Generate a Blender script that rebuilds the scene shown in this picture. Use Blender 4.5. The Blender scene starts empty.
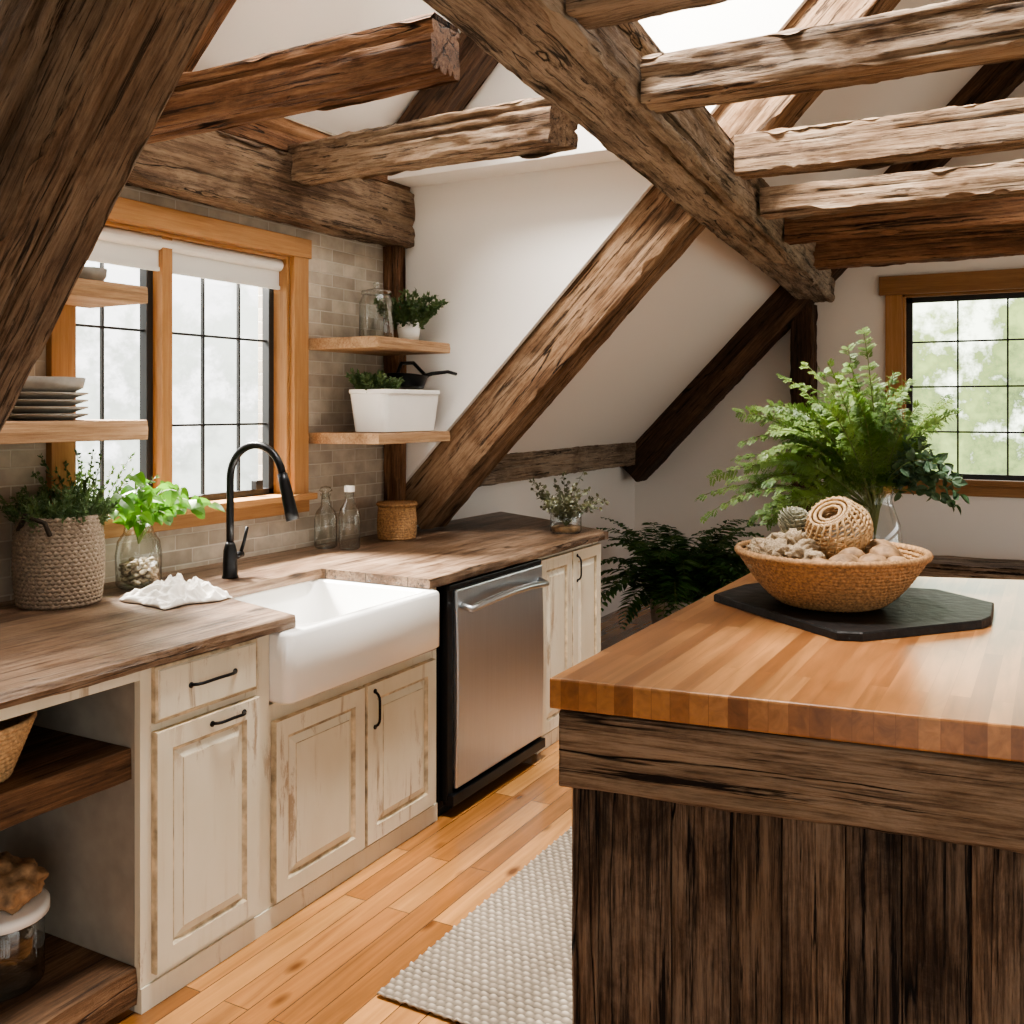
import bpy,bmesh,math,random
from mathutils import Vector,Matrix,noise,Quaternion
random.seed(7)
V=Vector
scene=bpy.context.scene
try: scene.view_settings.look='AgX - Medium High Contrast'
except Exception: pass
XW=-2.95; YF=7.4; CT=0.91; YC=4.14

# ---------------------------------------------------------------- helpers
def link(o,parent=None):
    scene.collection.objects.link(o)
    if parent: o.parent=parent
    return o
def empty(name,loc=(0,0,0)):
    e=bpy.data.objects.new(name,None); e.empty_display_size=.05; e.location=loc
    return link(e)
def mk(name,bm,mats,parent=None,smooth=False,bevel=0,recalc=True,solid=0):
    if recalc: bmesh.ops.recalc_face_normals(bm,faces=bm.faces[:])
    me=bpy.data.meshes.new(name); bm.to_mesh(me); bm.free()
    if not isinstance(mats,(list,tuple)): mats=[mats]
    for m in mats: me.materials.append(m)
    if smooth:
        for p in me.polygons: p.use_smooth=True
    o=bpy.data.objects.new(name,me); link(o,parent)
    if solid:
        s=o.modifiers.new('s','SOLIDIFY'); s.thickness=solid
    if bevel:
        b=o.modifiers.new('b','BEVEL'); b.width=bevel; b.segments=2; b.limit_method='ANGLE'
    return o
def box(bm,x0,x1,y0,y1,z0,z1,mi=0):
    vs=[bm.verts.new((x,y,z)) for x in(x0,x1) for y in(y0,y1) for z in(z0,z1)]
    for q in((0,1,3,2),(4,6,7,5),(0,4,5,1),(2,3,7,6),(0,2,6,4),(1,5,7,3)):
        f=bm.faces.new([vs[i] for i in q]); f.material_index=mi
def quad(bm,pts,mi=0):
    f=bm.faces.new([bm.verts.new(p) for p in pts]); f.material_index=mi; return f
def prism(bm,pts,z0,z1,mi=0):
    a=[bm.verts.new((p[0],p[1],z0)) for p in pts]; b=[bm.verts.new((p[0],p[1],z1)) for p in pts]
    n=len(pts)
    bm.faces.new(a[::-1]).material_index=mi; bm.faces.new(b).material_index=mi
    for i in range(n): bm.faces.new([a[i],a[(i+1)%n],b[(i+1)%n],b[i]]).material_index=mi
def loft(bm,loops,mis=None,cap0=True,cap1=True,closed=True):
    L=[[bm.verts.new(p) for p in lp] for lp in loops]
    n=len(L[0])
    for k in range(len(L)-1):
        for i in range(n if closed else n-1):
            j=(i+1)%n
            f=bm.faces.new([L[k][i],L[k][j],L[k+1][j],L[k+1][i]])
            if mis: f.material_index=mis[k]
    if cap0: bm.faces.new(L[0][::-1]).material_index=(mis[0] if mis else 0)
    if cap1: bm.faces.new(L[-1]).material_index=(mis[-1] if mis else 0)
def lathe(bm,prof,c=(0,0,0),seg=40,mi=0,mat=None):
    L=[]
    for r,z in prof:
        ring=[]
        for i in range(seg):
            a=2*math.pi*i/seg
            p=V((r*math.cos(a),r*math.sin(a),z))
            if mat: p=mat@p
            ring.append(bm.verts.new(p+V(c)))
        L.append(ring)
    for k in range(len(L)-1):
        for i in range(seg):
            j=(i+1)%seg
            bm.faces.new([L[k][i],L[k][j],L[k+1][j],L[k+1][i]]).material_index=mi
    return L
def tube(bm,pts,r0,r1=None,sides=6,mi=0,caps=True,flat=1.0):
    if r1 is None: r1=r0
    pts=[V(p) for p in pts]; n=len(pts); rings=[]
    up=V((0,0,1)); 
    t=(pts[1]-pts[0]).normalized()
    if abs(t.z)>.9: up=V((0,1,0))
    side=t.cross(up).normalized()
    for i in range(n):
        t=(pts[min(i+1,n-1)]-pts[max(i-1,0)]).normalized()
        side=(side-t*side.dot(t)).normalized(); nn=side.cross(t)
        r=r0+(r1-r0)*i/(n-1)
        rings.append([bm.verts.new(pts[i]+side*math.cos(2*math.pi*k/sides)*r+nn*math.sin(2*math.pi*k/sides)*r*flat) for k in range(sides)])
    for a in range(n-1):
        for k in range(sides):
            j=(k+1)%sides
            bm.faces.new([rings[a][k],rings[a][j],rings[a+1][j],rings[a+1][k]]).material_index=mi
    if caps:
        bm.faces.new(rings[0][::-1]).material_index=mi; bm.faces.new(rings[-1]).material_index=mi
def rrect(x0,x1,y0,y1,r,z,n=5):
    out=[]
    for cx,cy,a0 in((x1-r,y1-r,0),(x0+r,y1-r,90),(x0+r,y0+r,180),(x1-r,y0+r,270)):
        for i in range(n+1):
            a=math.radians(a0+90*i/n); out.append((cx+r*math.cos(a),cy+r*math.sin(a),z))
    return out
def coil(bm,prof,c,cr=.006,seg=110,st=55,mi=0,mat=None,amp=.25):
    for q,(r,z) in enumerate(prof):
        ph=(q%2)*math.pi/2
        rings=[]
        for i in range(seg):
            a=2*math.pi*i/seg
            rr=cr*(1-amp+amp*2*abs(math.sin(a*st/2+ph)))
            ring=[]
            for k in range(6):
                b=2*math.pi*k/6
                p=V(((r+rr*math.cos(b))*math.cos(a),(r+rr*math.cos(b))*math.sin(a),z+rr*math.sin(b)))
                if mat: p=mat@p
                ring.append(bm.verts.new(p+V(c)))
            rings.append(ring)
        for i in range(seg):
            j=(i+1)%seg
            for k in range(6):
                l=(k+1)%6
                bm.faces.new([rings[i][k],rings[j][k],rings[j][l],rings[i][l]]).material_index=mi
def beam(name,p0,p1,w,h,mat,parent=None,up=(0,0,1),rough=.008,seed=0,wob=.012):
    # hand-hewn squared timber: flat adzed faces, crisp but chipped arrises, long splits
    p0=V(p0);p1=V(p1);L=(p1-p0).length;x=(p1-p0).normalized();up=V(up)
    y=up.cross(x).normalized();z=x.cross(y)
    bm=bmesh.new(); nx=max(8,int(L/.018)); T=[-.95,-.84,-.72,-.60,-.48,-.36,-.24,-.12,0,.12,.24,.36,.48,.60,.72,.84,.95]
    base=[];corner=[]
    for s in range(4):
        for i,t in enumerate(T):
            base.append([(t,-1),(1,t),(-t,1),(-1,-t)][s]); corner.append(i in(0,len(T)-1))
    rnd=random.Random(seed*17+3)
    splits=[(rnd.uniform(-.2,L*.7),rnd.uniform(.5,1.9),rnd.randrange(4),rnd.randrange(2,15),rnd.uniform(.012,.022)) for _ in range(int(L*5)+4)]
    rings=[]; n=len(base); m=len(T)
    for i in range(nx+1):
        xx=L*i/nx; ring=[]
        oy=noise.noise(V((xx*.7,seed*3.1,0)))*wob; oz=noise.noise(V((xx*.7,seed*3.1,9)))*wob
        for q,(a,b) in enumerate(base):
            s=q//m; t=q%m
            d=noise.noise(V((xx*3.2,a*1.5+seed*5,b*1.5)))*rough+noise.noise(V((xx*11,a*3+seed,b*3)))*rough*.6+noise.noise(V((xx*20,a*16+seed,b*16)))*rough*.35
            if corner[q]:
                cs=(s+(1 if t else 0))%4
                d-=max(0,noise.noise(V((xx*3.1,seed*7+cs*5.3,2)))*1.0+noise.noise(V((xx*13,seed*7+cs*5.3,6)))*.6)*.030
            else:
                for (s0,ln,sf,st,dp) in splits:
                    if sf==s and st==t and s0<xx<s0+ln:
                        d-=dp*math.sin(math.pi*(xx-s0)/ln)
            if s==0: p=(xx,a*w/2,-h/2-d)
            elif s==1: p=(xx,w/2+d,b*h/2)
            elif s==2: p=(xx,a*w/2,h/2+d)
            else: p=(xx,-w/2-d,b*h/2)
            if corner[q]:
                if s in(0,2): p=(xx,p[1]+math.copysign(min(0,d)*.8,a),p[2])
                else: p=(xx,p[1],p[2]+math.copysign(min(0,d)*.8,b))
            ring.append(bm.verts.new((p[0],p[1]+oy,p[2]+oz)))
        rings.append(ring)
    for i in range(nx):
        for k in range(n):
            j=(k+1)%n
            f=bm.faces.new([rings[i][k],rings[i][j],rings[i+1][j],rings[i+1][k]]); f.smooth=True
    for i in range(nx):
        for k in range(n):
            if corner[k]:
                e=bm.edges.get([rings[i][k],rings[i+1][k]])
                if e: e.smooth=False
    bm.faces.new(rings[0][::-1]); bm.faces.new(rings[-1])
    for r_ in(rings[0],rings[-1]):
        for k in range(n):
            e=bm.edges.get([r_[k],r_[(k+1)%n]])
            if e: e.smooth=False
    o=mk(name,bm,mat,parent)
    M=Matrix((x,y,z)).transposed().to_4x4(); M.translation=p0
    o.matrix_world=M
    return o
def rough_board(bm,x0,x1,y0,y1,z0,z1,axis='y',amp=.004,seed=0,mi=0,n=60):
    rings=[]
    for i in range(n+1):
        t=i/n
        if axis=='y':
            yy=y0+(y1-y0)*t; f=lambda k:noise.noise(V((yy*4,seed+k*9.1,0)))*amp+noise.noise(V((yy*15,seed+k*5.7,3)))*amp*.5
            pts=[(x0,yy,z0+f(4)*.3),(x1+f(1),yy,z0+f(2)*.4+.002),(x1+f(0)+.002,yy,(z0+z1)/2),(x1+f(1)-.002,yy,z1-.003),(x1-.006+f(1),yy,z1),(x0,yy,z1)]
        else:
            xx=x0+(x1-x0)*t; f=lambda k:noise.noise(V((xx*4,seed+k*9.1,0)))*amp+noise.noise(V((xx*15,seed+k*5.7,3)))*amp*.5
            pts=[(xx,y1,z0+f(0)),(xx,y0+f(1),z0+f(2)),(xx,y0+f(3)-.003,z0*.6+z1*.4),(xx,y0+f(3),z0*.2+z1*.8),(xx,y0+f(1)+.004,z1+f(4)),(xx,y1,z1+f(4))]
        rings.append(pts)
    loft(bm,rings,[mi]*n)

# ---------------------------------------------------------------- materials
def newmat(name):
    m=bpy.data.materials.new(name); m.use_nodes=True
    nt=m.node_tree; b=nt.nodes['Principled BSDF']
    return m,nt,nt.nodes,nt.links,b
def ramp(nodes,stops):
    r=nodes.new('ShaderNodeValToRGB'); e=r.color_ramp.elements
    while len(e)<len(stops): e.new(.5)
    for i,(p,c) in enumerate(stops):
        e[i].position=p; e[i].color=(c[0],c[1],c[2],1) if not isinstance(c,(int,float)) else (c,c,c,1)
    return r
def mixc(nodes,links,a,b,fac,mode='MIX'):
    m=nodes.new('ShaderNodeMix'); m.data_type='RGBA'; m.blend_type=mode
    for s,v in((6,a),(7,b),(0,fac)):
        if hasattr(v,'is_linked'): links.new(v,m.inputs[s])
        else: m.inputs[s].default_value=(v[0],v[1],v[2],1) if isinstance(v,(tuple,list)) else v
    return m.outputs[2]
def mth(nodes,links,op,a,b=None,clamp=False):
    m=nodes.new('ShaderNodeMath'); m.operation=op; m.use_clamp=clamp
    for s,v in((0,a),(1,b)):
        if v is None: continue
        if hasattr(v,'is_linked'): links.new(v,m.inputs[s])
        else: m.inputs[s].default_value=v
    return m.outputs[0]
def maprange(nodes,links,v,a,b,c=0,d=1):
    m=nodes.new('ShaderNodeMapRange'); links.new(v,m.inputs[0])
    for i,x in enumerate((a,b,c,d)): m.inputs[i+1].default_value=x
    return m.outputs[0]
def basecoords(nodes,links,rand=True):
    tc=nodes.new('ShaderNodeTexCoord'); out=tc.outputs['Object']
    if rand:
        oi=nodes.new('ShaderNodeObjectInfo'); vm=nodes.new('ShaderNodeVectorMath'); vm.operation='SCALE'
        vm.inputs[0].default_value=(13,7,9); links.new(oi.outputs['Random'],vm.inputs['Scale'])
        ad=nodes.new('ShaderNodeVectorMath'); links.new(out,ad.inputs[0]); links.new(vm.outputs[0],ad.inputs[1]); out=ad.outputs[0]
    return out
def stretched(nodes,links,vec,axis,along,across,detail=8,rough=.65,dist=.5):
    mp=nodes.new('ShaderNodeMapping'); s=[across]*3; s[axis]=along; mp.inputs['Scale'].default_value=s
    links.new(vec,mp.inputs['Vector'])
    n=nodes.new('ShaderNodeTexNoise'); n.inputs['Scale'].default_value=1; n.inputs['Detail'].default_value=detail
    n.inputs['Roughness'].default_value=rough; n.inputs['Distortion'].default_value=dist
    links.new(mp.outputs[0],n.inputs['Vector']); return n.outputs['Fac'],mp.outputs[0]
def bump(nodes,links,b,h,strength,dist):
    bp=nodes.new('ShaderNodeBump'); bp.inputs['Strength'].default_value=strength; bp.inputs['Distance'].default_value=dist
    links.new(h,bp.inputs['Height']); links.new(bp.outputs[0],b.inputs['Normal'])
def wood(name,dark,mid,light,axis=0,s=1.0,rough=.75,crack=.9,bmp=.9,knots=.85,blotch=.5,var=.0,grey=None,fine=.8,con=.12,boards=None,gf=.8):
    m,nt,nd,lk,b=newmat(name)
    vec=basecoords(nd,lk)
    seam=None
    if boards:
        tc=nd.new('ShaderNodeTexCoord'); sp=nd.new('ShaderNodeSeparateXYZ'); lk.new(tc.outputs['Object'],sp.inputs[0])
        q=mth(nd,lk,'DIVIDE',sp.outputs[boards[0]],boards[1]); fl=mth(nd,lk,'FLOOR',q); fr=mth(nd,lk,'SUBTRACT',q,fl)
        seam=maprange(nd,lk,mth(nd,lk,'ABSOLUTE',mth(nd,lk,'SUBTRACT',fr,.5)),.486,.496,0,1)
        cb=nd.new('ShaderNodeCombineXYZ'); lk.new(mth(nd,lk,'MULTIPLY',fl,3.7),cb.inputs[1]); lk.new(mth(nd,lk,'MULTIPLY',fl,5.3),cb.inputs[2])
        ad=nd.new('ShaderNodeVectorMath'); lk.new(vec,ad.inputs[0]); lk.new(cb.outputs[0],ad.inputs[1]); vec=ad.outputs[0]
    n1,_=stretched(nd,lk,vec,axis,.9*s,13*s,12,.72,.35)
    n2,_=stretched(nd,lk,vec,axis,4.5*s,120*s,8,.75,.1)
    bl,_=stretched(nd,lk,vec,axis,2.4*s,5*s,8,.68,.6)
    r=ramp(nd,[(.5-con,dark),(.5,mid),(.5+con,light)])
    cmb=mth(nd,lk,'ADD',mth(nd,lk,'MULTIPLY',n1,.55),mth(nd,lk,'MULTIPLY',n2,.45)); lk.new(cmb,r.inputs[0])
    col=r.outputs[0]
    if grey: col=mixc(nd,lk,col,grey,mth(nd,lk,'MULTIPLY',maprange(nd,lk,bl,.42,.58,0,gf),maprange(nd,lk,n2,.40,.56,.15,1)))
    d=maprange(nd,lk,bl,.33,.58,1-blotch*.75,1.0)
    col=mixc(nd,lk,col,d,1.0,'MULTIPLY')
    st,_=stretched(nd,lk,vec,axis,1.6*s,60*s,5,.75,.15)
    chk=maprange(nd,lk,st,.57,.615,0,fine)
    col=mixc(nd,lk,col,[c*.3 for c in dark],chk)
    cn,_=stretched(nd,lk,vec,axis,.35*s,6.5*s,5,.45,.0)
    ab=mth(nd,lk,'ABSOLUTE',mth(nd,lk,'SUBTRACT',cn,.5))
    ck=maprange(nd,lk,ab,.0015,.0055,0,1)
    mk_,_=stretched(nd,lk,vec,axis,1.3*s,3*s,1,.5,.0)
    mask=maprange(nd,lk,mk_,.49,.55,1,0)
    ckm=mth(nd,lk,'MAXIMUM',ck,mask)
    col=mixc(nd,lk,[c*.12 for c in dark],col,mth(nd,lk,'MAXIMUM',ckm,1-crack))
    mp=nd.new('ShaderNodeMapping'); sc=[4*s]*3; sc[axis]=2.0*s; mp.inputs['Scale'].default_value=sc; lk.new(vec,mp.inputs[0])
    vo=nd.new('ShaderNodeTexVoronoi'); vo.inputs['Scale'].default_value=1; lk.new(mp.outputs[0],vo.inputs['Vector'])
    kd=mth(nd,lk,'ADD',vo.outputs['Distance'],mth(nd,lk,'MULTIPLY',mth(nd,lk,'SUBTRACT',n1,.5),.12))
    kf=maprange(nd,lk,kd,.04,.12,knots,0)
    col=mixc(nd,lk,col,[c*.4 for c in dark],kf)
    if var:
        oi=nd.new('ShaderNodeObjectInfo')
        col=mixc(nd,lk,col,maprange(nd,lk,oi.outputs['Random'],0,1,1-var,1+var*.6),1.0,'MULTIPLY')
    h=mth(nd,lk,'ADD',mth(nd,lk,'MULTIPLY',cmb,1.0),mth(nd,lk,'MULTIPLY',ckm,.5*crack))
    h=mth(nd,lk,'SUBTRACT',h,mth(nd,lk,'MULTIPLY',chk,.4))
    if seam is not None:
        col=mixc(nd,lk,col,[c*.25 for c in dark],seam); h=mth(nd,lk,'SUBTRACT',h,seam)
    lk.new(col,b.inputs['Base Color']); b.inputs['Roughness'].default_value=rough; b.inputs['Specular IOR Level'].default_value=.3
    bump(nd,lk,b,h,bmp,.020)
    return m
def plain(name,col,rough=.5,metal=0,nscale=0,nb=0,var=0,coat=0,spec=.5):
    m,nt,nd,lk,b=newmat(name)
    b.inputs['Base Color'].default_value=(*col,1); b.inputs['Roughness'].default_value=rough; b.inputs['Metallic'].default_value=metal
    b.inputs['Specular IOR Level'].default_value=spec
    if coat: b.inputs['Coat Weight'].default_value=coat
    vec=basecoords(nd,lk,False)
    n=nd.new('ShaderNodeTexNoise'); n.inputs['Scale'].default_value=nscale or 20; n.inputs['Detail'].default_value=5; lk.new(vec,n.inputs['Vector'])
    if var: lk.new(mixc(nd,lk,[c*(1-var) for c in col],[min(1,c*(1+var)) for c in col],maprange(nd,lk,n.outputs['Fac'],.3,.7)),b.inputs['Base Color'])
    if nb: bump(nd,lk,b,n.outputs['Fac'],nb,.005)
    return m
def glassmat(name,tint=(.97,.98,.97),edge=.0,refl=1.0):
    m,nt,nd,lk,b=newmat(name); nd.remove(b); out=nd['Material Output']
    tr=nd.new('ShaderNodeBsdfTransparent'); tr.inputs[0].default_value=(*tint,1)
    gl=nd.new('ShaderNodeBsdfGlossy'); gl.inputs['Roughness'].default_value=.03
    lw=nd.new('ShaderNodeLayerWeight'); lw.inputs[0].default_value=.35
    mx=nd.new('ShaderNodeMixShader'); lk.new(maprange(nd,lk,lw.outputs['Facing'],0,1,.04,.7*refl),mx.inputs[0])
    tr2=mixc(nd,lk,tint,[t*.45 for t in tint],maprange(nd,lk,lw.outputs['Facing'],.35,1,0,edge)); lk.new(tr2,tr.inputs[0])
    lk.new(tr.outputs[0],mx.inputs[1]); lk.new(gl.outputs[0],mx.inputs[2]); lk.new(mx.outputs[0],out.inputs[0])
    return m
def brickmat(name,c_lo,c_hi,mortar,ax,ay,bw,rh,ms,rough,offs=.5,bmp=.4,grain=None,gax=1,coat=0,mortfac=1,gr=(.75,1.15)):
    m,nt,nd,lk,b=newmat(name)
    tc=nd.new('ShaderNodeTexCoord'); sp=nd.new('ShaderNodeSeparateXYZ'); lk.new(tc.outputs['Object'],sp.inputs[0])
    cb=nd.new('ShaderNodeCombineXYZ'); lk.new(sp.outputs[ax],cb.inputs[0]); lk.new(sp.outputs[ay],cb.inputs[1])
    br=nd.new('ShaderNodeTexBrick'); br.offset=offs; br.inputs['Scale'].default_value=1; br.inputs['Brick Width'].default_value=bw
    br.inputs['Row Height'].default_value=rh; br.inputs['Mortar Size'].default_value=ms; br.inputs['Mortar Smooth'].default_value=.3
    br.inputs['Color1'].default_value=(0,0,0,1); br.inputs['Color2'].default_value=(1,1,1,1); br.inputs['Mortar'].default_value=(.5,.5,.5,1)
    lk.new(cb.outputs[0],br.inputs['Vector'])
    r=ramp(nd,c_lo if isinstance(c_lo,list) else [(0,c_lo),(1,c_hi)]); lk.new(br.outputs['Color'],r.inputs[0]); col=r.outputs[0]
    hgt=mth(nd,lk,'SUBTRACT',1,br.outputs['Fac'])
    if grain:
        vm=nd.new('ShaderNodeVectorMath'); vm.operation='SCALE'; vm.inputs[0].default_value=(3,11,5); lk.new(br.outputs['Color'],vm.inputs['Scale'])
        ad=nd.new('ShaderNodeVectorMath'); lk.new(tc.outputs['Object'],ad.inputs[0]); lk.new(vm.outputs[0],ad.inputs[1])
        g,_=stretched(nd,lk,ad.outputs[0],gax,grain[0],grain[1],8,.6,.8)
        col=mixc(nd,lk,col,maprange(nd,lk,g,.3,.7,*gr),1.0,'MULTIPLY')
        g2,_=stretched(nd,lk,tc.outputs['Object'],gax,1.5,3,5,.6,.3)
        col=mixc(nd,lk,col,maprange(nd,lk,g2,.35,.65,.85,1.08),1.0,'MULTIPLY')
        if len(grain)>2:
            mp=nd.new('ShaderNodeMapping'); sc=[8]*3; sc[gax]=3.5; mp.inputs['Scale'].default_value=sc; lk.new(ad.outputs[0],mp.inputs[0])
            vo=nd.new('ShaderNodeTexVoronoi'); vo.inputs['Scale'].default_value=1; lk.new(mp.outputs[0],vo.inputs['Vector'])
            col=mixc(nd,lk,col,(.10,.035,.01),maprange(nd,lk,vo.outputs['Distance'],.06,.18,.9,0))
    else:
        n=nd.new('ShaderNodeTexNoise'); n.inputs['Scale'].default_value=14; n.inputs['Detail'].default_value=6; lk.new(tc.outputs['Object'],n.inputs['Vector'])
        col=mixc(nd,lk,col,maprange(nd,lk,n.outputs['Fac'],.3,.7,.78,1.12),1.0,'MULTIPLY')
        hgt=mth(nd,lk,'ADD',hgt,mth(nd,lk,'MULTIPLY',n.outputs['Fac'],.6))
    col=mixc(nd,lk,col,mortar,mth(nd,lk,'MULTIPLY',br.outputs['Fac'],mortfac))
    lk.new(col,b.inputs['Base Color']); b.inputs['Roughness'].default_value=rough
    if coat: b.inputs['Coat Weight'].default_value=coat; b.inputs['Coat Roughness'].default_value=.25
    bump(nd,lk,b,hgt,bmp,.004)
    return m

M_wall=plain('wall_paint',(.80,.77,.73),.85,0,60,.08)
M_ceil=plain('ceiling_paint',(.76,.725,.68),.9,0,60,.05)
M_tile=brickmat('stone_tile',(.34,.285,.225),(.48,.415,.335),(.50,.45,.38),1,2,.17,.058,.003,.6,bmp=.7)
M_floor=brickmat('pine_floor',[(0,(.24,.098,.029)),(.5,(.40,.175,.055)),(1,(.53,.265,.095))],None,(.06,.022,.008),1,0,.95,.082,.0014,.22,offs=.37,bmp=.15,grain=(1.2,22,1),gax=1,coat=.3,gr=(.62,1.18))
M_butcher=brickmat('butcher_block',[(0,(.19,.076,.025)),(.5,(.285,.125,.045)),(1,(.375,.18,.068))],None,(.12,.045,.016),1,0,.75,.040,.0006,.30,offs=.43,bmp=.05,grain=(2.5,30),gax=1,coat=.25,mortfac=.6,gr=(.68,1.18))
M_beam=wood('weathered_timber',(.075,.042,.024),(.26,.162,.096),(.50,.345,.22),grey=(.39,.30,.215))
M_header=wood('dark_weathered_timber',(.045,.026,.016),(.165,.10,.06),(.34,.225,.14),grey=(.28,.205,.14))
M_grey=wood('grey_hewn_timber',(.06,.040,.027),(.235,.168,.115),(.47,.365,.265),grey=(.39,.315,.24))
M_red=wood('red_brown_timber',(.05,.022,.011),(.19,.088,.042),(.36,.19,.095),grey=(.29,.175,.10),gf=.4)
M_dark=wood('dark_timber',(.02,.011,.007),(.08,.043,.025),(.17,.098,.058))
M_rafter=wood('oak_rafter',(.055,.028,.015),(.23,.128,.068),(.43,.265,.152),grey=(.35,.24,.155))
M_near=wood('brown_rafter',(.05,.030,.018),(.175,.112,.07),(.34,.235,.155),grey=(.28,.21,.15),s=1.3)
M_shelfw=wood('shelf_wood',(.22,.12,.06),(.37,.23,.13),(.52,.35,.21),axis=1,crack=.2,bmp=.25,knots=.3,blotch=.2,fine=.3)
M_trim=wood('pine_trim',(.24,.115,.042),(.36,.185,.075),(.46,.255,.115),axis=2,crack=0,bmp=.1,knots=.2,rough=.45,blotch=.1,fine=.05,con=.16)
M_trimy=wood('pine_trim_y',(.24,.115,.042),(.36,.185,.075),(.46,.255,.115),axis=1,crack=0,bmp=.1,knots=.2,rough=.45,blotch=.1,fine=.05,con=.16)
M_trimx=wood('pine_trim_x',(.17,.083,.03),(.26,.135,.054),(.34,.19,.08),axis=0,crack=0,bmp=.1,knots=.2,rough=.45,blotch=.1,fine=.05,con=.16)
M_counter=wood('rustic_counter',(.035,.018,.010),(.125,.071,.041),(.31,.20,.125),axis=1,rough=.36,crack=1,bmp=.5,knots=.9,grey=(.22,.155,.108),fine=.85,boards=(0,.19))
M_plankv=wood('barn_plank',(.015,.009,.006),(.085,.052,.032),(.27,.185,.12),axis=2,rough=.8,crack=1,bmp=1,var=.35,s=1.0,fine=1,grey=(.20,.15,.11),con=.09)
M_apron=wood('barn_apron',(.035,.021,.012),(.165,.108,.068),(.40,.295,.20),axis=0,rough=.8,crack=1,bmp=1,grey=(.32,.245,.18),fine=1,s=1.0)
M_open=wood('shelf_board_rustic',(.035,.018,.01),(.14,.075,.038),(.27,.16,.09),axis=1,rough=.7,crack=.8,bmp=.6)
def cabmat():
    m,nt,nd,lk,b=newmat('distressed_cream_paint')
    vec=basecoords(nd,lk)
    a,_=stretched(nd,lk,vec,2,2.2,15,10,.78,.5)
    c,_=stretched(nd,lk,vec,2,2.6,4,3,.5,.2)
    wear=mth(nd,lk,'MULTIPLY',maprange(nd,lk,a,.55,.61),maprange(nd,lk,c,.48,.60))
    wash=maprange(nd,lk,c,.35,.65)
    f,_=stretched(nd,lk,vec,2,3,40,5,.6,.1)
    col=mixc(nd,lk,(.66,.60,.465),(.735,.685,.56),wash)
    col=mixc(nd,lk,col,(.55,.465,.325),maprange(nd,lk,f,.56,.75,0,.35))
    col=mixc(nd,lk,col,(.30,.19,.10),mth(nd,lk,'MULTIPLY',wear,.7))
    lk.new(col,b.inputs['Base Color']); b.inputs['Roughness'].default_value=.5
    bump(nd,lk,b,mth(nd,lk,'SUBTRACT',mth(nd,lk,'MULTIPLY',f,.2),wear),.15,.004); return m
M_cab=cabmat()
M_glaze=plain('cabinet_glaze',(.50,.41,.28),.6,0,26,.1,.45)
M_bay_shaded=plain('bay_paint_shaded',(.33,.295,.245),.7,0,14,.1,.12)  # cabinet paint greyed: shade inside the bay is put into the colour
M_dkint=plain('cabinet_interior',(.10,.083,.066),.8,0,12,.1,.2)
M_sink=plain('fireclay_white',(.86,.85,.82),.12,0,5,0,0,coat=.5)
M_black=plain('black_metal',(.010,.010,.011),.35,.6,40)
M_blackw=plain('black_window_frame',(.015,.015,.015),.45,0,40)
M_slate=plain('charred_board',(.007,.0065,.0065),.5,0,25,.6,.5,spec=.3)
def steel():
    m,nt,nd,lk,b=newmat('brushed_steel'); vec=basecoords(nd,lk)
    f,_=stretched(nd,lk,vec,2,.25,160,3,.5,0)
    lk.new(mixc(nd,lk,(.45,.475,.50),(.55,.58,.61),f),b.inputs['Base Color'])
    b.inputs['Metallic'].default_value=1; lk.new(maprange(nd,lk,f,0,1,.26,.36),b.inputs['Roughness']); b.inputs['Anisotropic'].default_value=.5
    return m
M_steel=steel()
M_glass=glassmat('clear_glass',(.92,.95,.94),1.0)
M_pane=glassmat('window_glass',(.98,.99,.99),0,.2)
M_white=plain('white_ceramic',(.84,.83,.80),.25,0,8,0,.03)
M_stone=plain('stoneware',(.30,.28,.25),.5,0,25,.1,.15)
M_wick=plain('seagrass_weave',(.33,.185,.082),.75,0,120,.3,.5)
M_wick2=plain('pale_rattan',(.50,.33,.175),.75,0,120,.3,.35)
M_wickg=plain('grey_woven_cord',(.24,.185,.135),.85,0,120,.3,.4)
M_soil=plain('potting_soil',(.03,.02,.012),.95,0,60,.8,.4)
M_linen=plain('linen',(.72,.68,.62),.9,0,300,.3,.06)
M_shade=plain('roller_shade',(.66,.65,.62),.8,0,200,.1)
M_stem=plain('plant_stem',(.12,.15,.04),.7)
M_dry=plain('dried_flower',(.36,.27,.17),.9,0,80,.3,.4)
M_burlap=plain('burlap',(.40,.31,.21),.95,0,220,.8,.4)
M_pod=plain('seed_pod',(.29,.175,.09),.7,0,40,.5,.5)
M_sage=plain('sage_pod',(.33,.32,.24),.8,0,60,.5,.3)
M_peb=plain('pebbles',(.38,.30,.21),.7,0,30,.2,.5)
def leafmat(name,c1,c2,tr=.3,rough=.5):
    m,nt,nd,lk,b=newmat(name); vec=basecoords(nd,lk,False)
    n=nd.new('ShaderNodeTexNoise'); n.inputs['Scale'].default_value=9; lk.new(vec,n.inputs['Vector'])
    col=mixc(nd,lk,c1,c2,maprange(nd,lk,n.outputs['Fac'],.35,.65)); lk.new(col,b.inputs['Base Color']); b.inputs['Roughness'].default_value=rough
    t=nd.new('ShaderNodeBsdfTranslucent'); lk.new(mixc(nd,lk,col,(1.3,1.6,.7),1.0,'MULTIPLY'),t.inputs[0])
    mx=nd.new('ShaderNodeMixShader'); mx.inputs[0].default_value=tr
    lk.new(b.outputs[0],mx.inputs[1]); lk.new(t.outputs[0],mx.inputs[2]); lk.new(mx.outputs[0],nd['Material Output'].inputs[0]); return m
M_feather=leafmat('feathery_green',(.085,.16,.036),(.20,.29,.08),.32)
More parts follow.
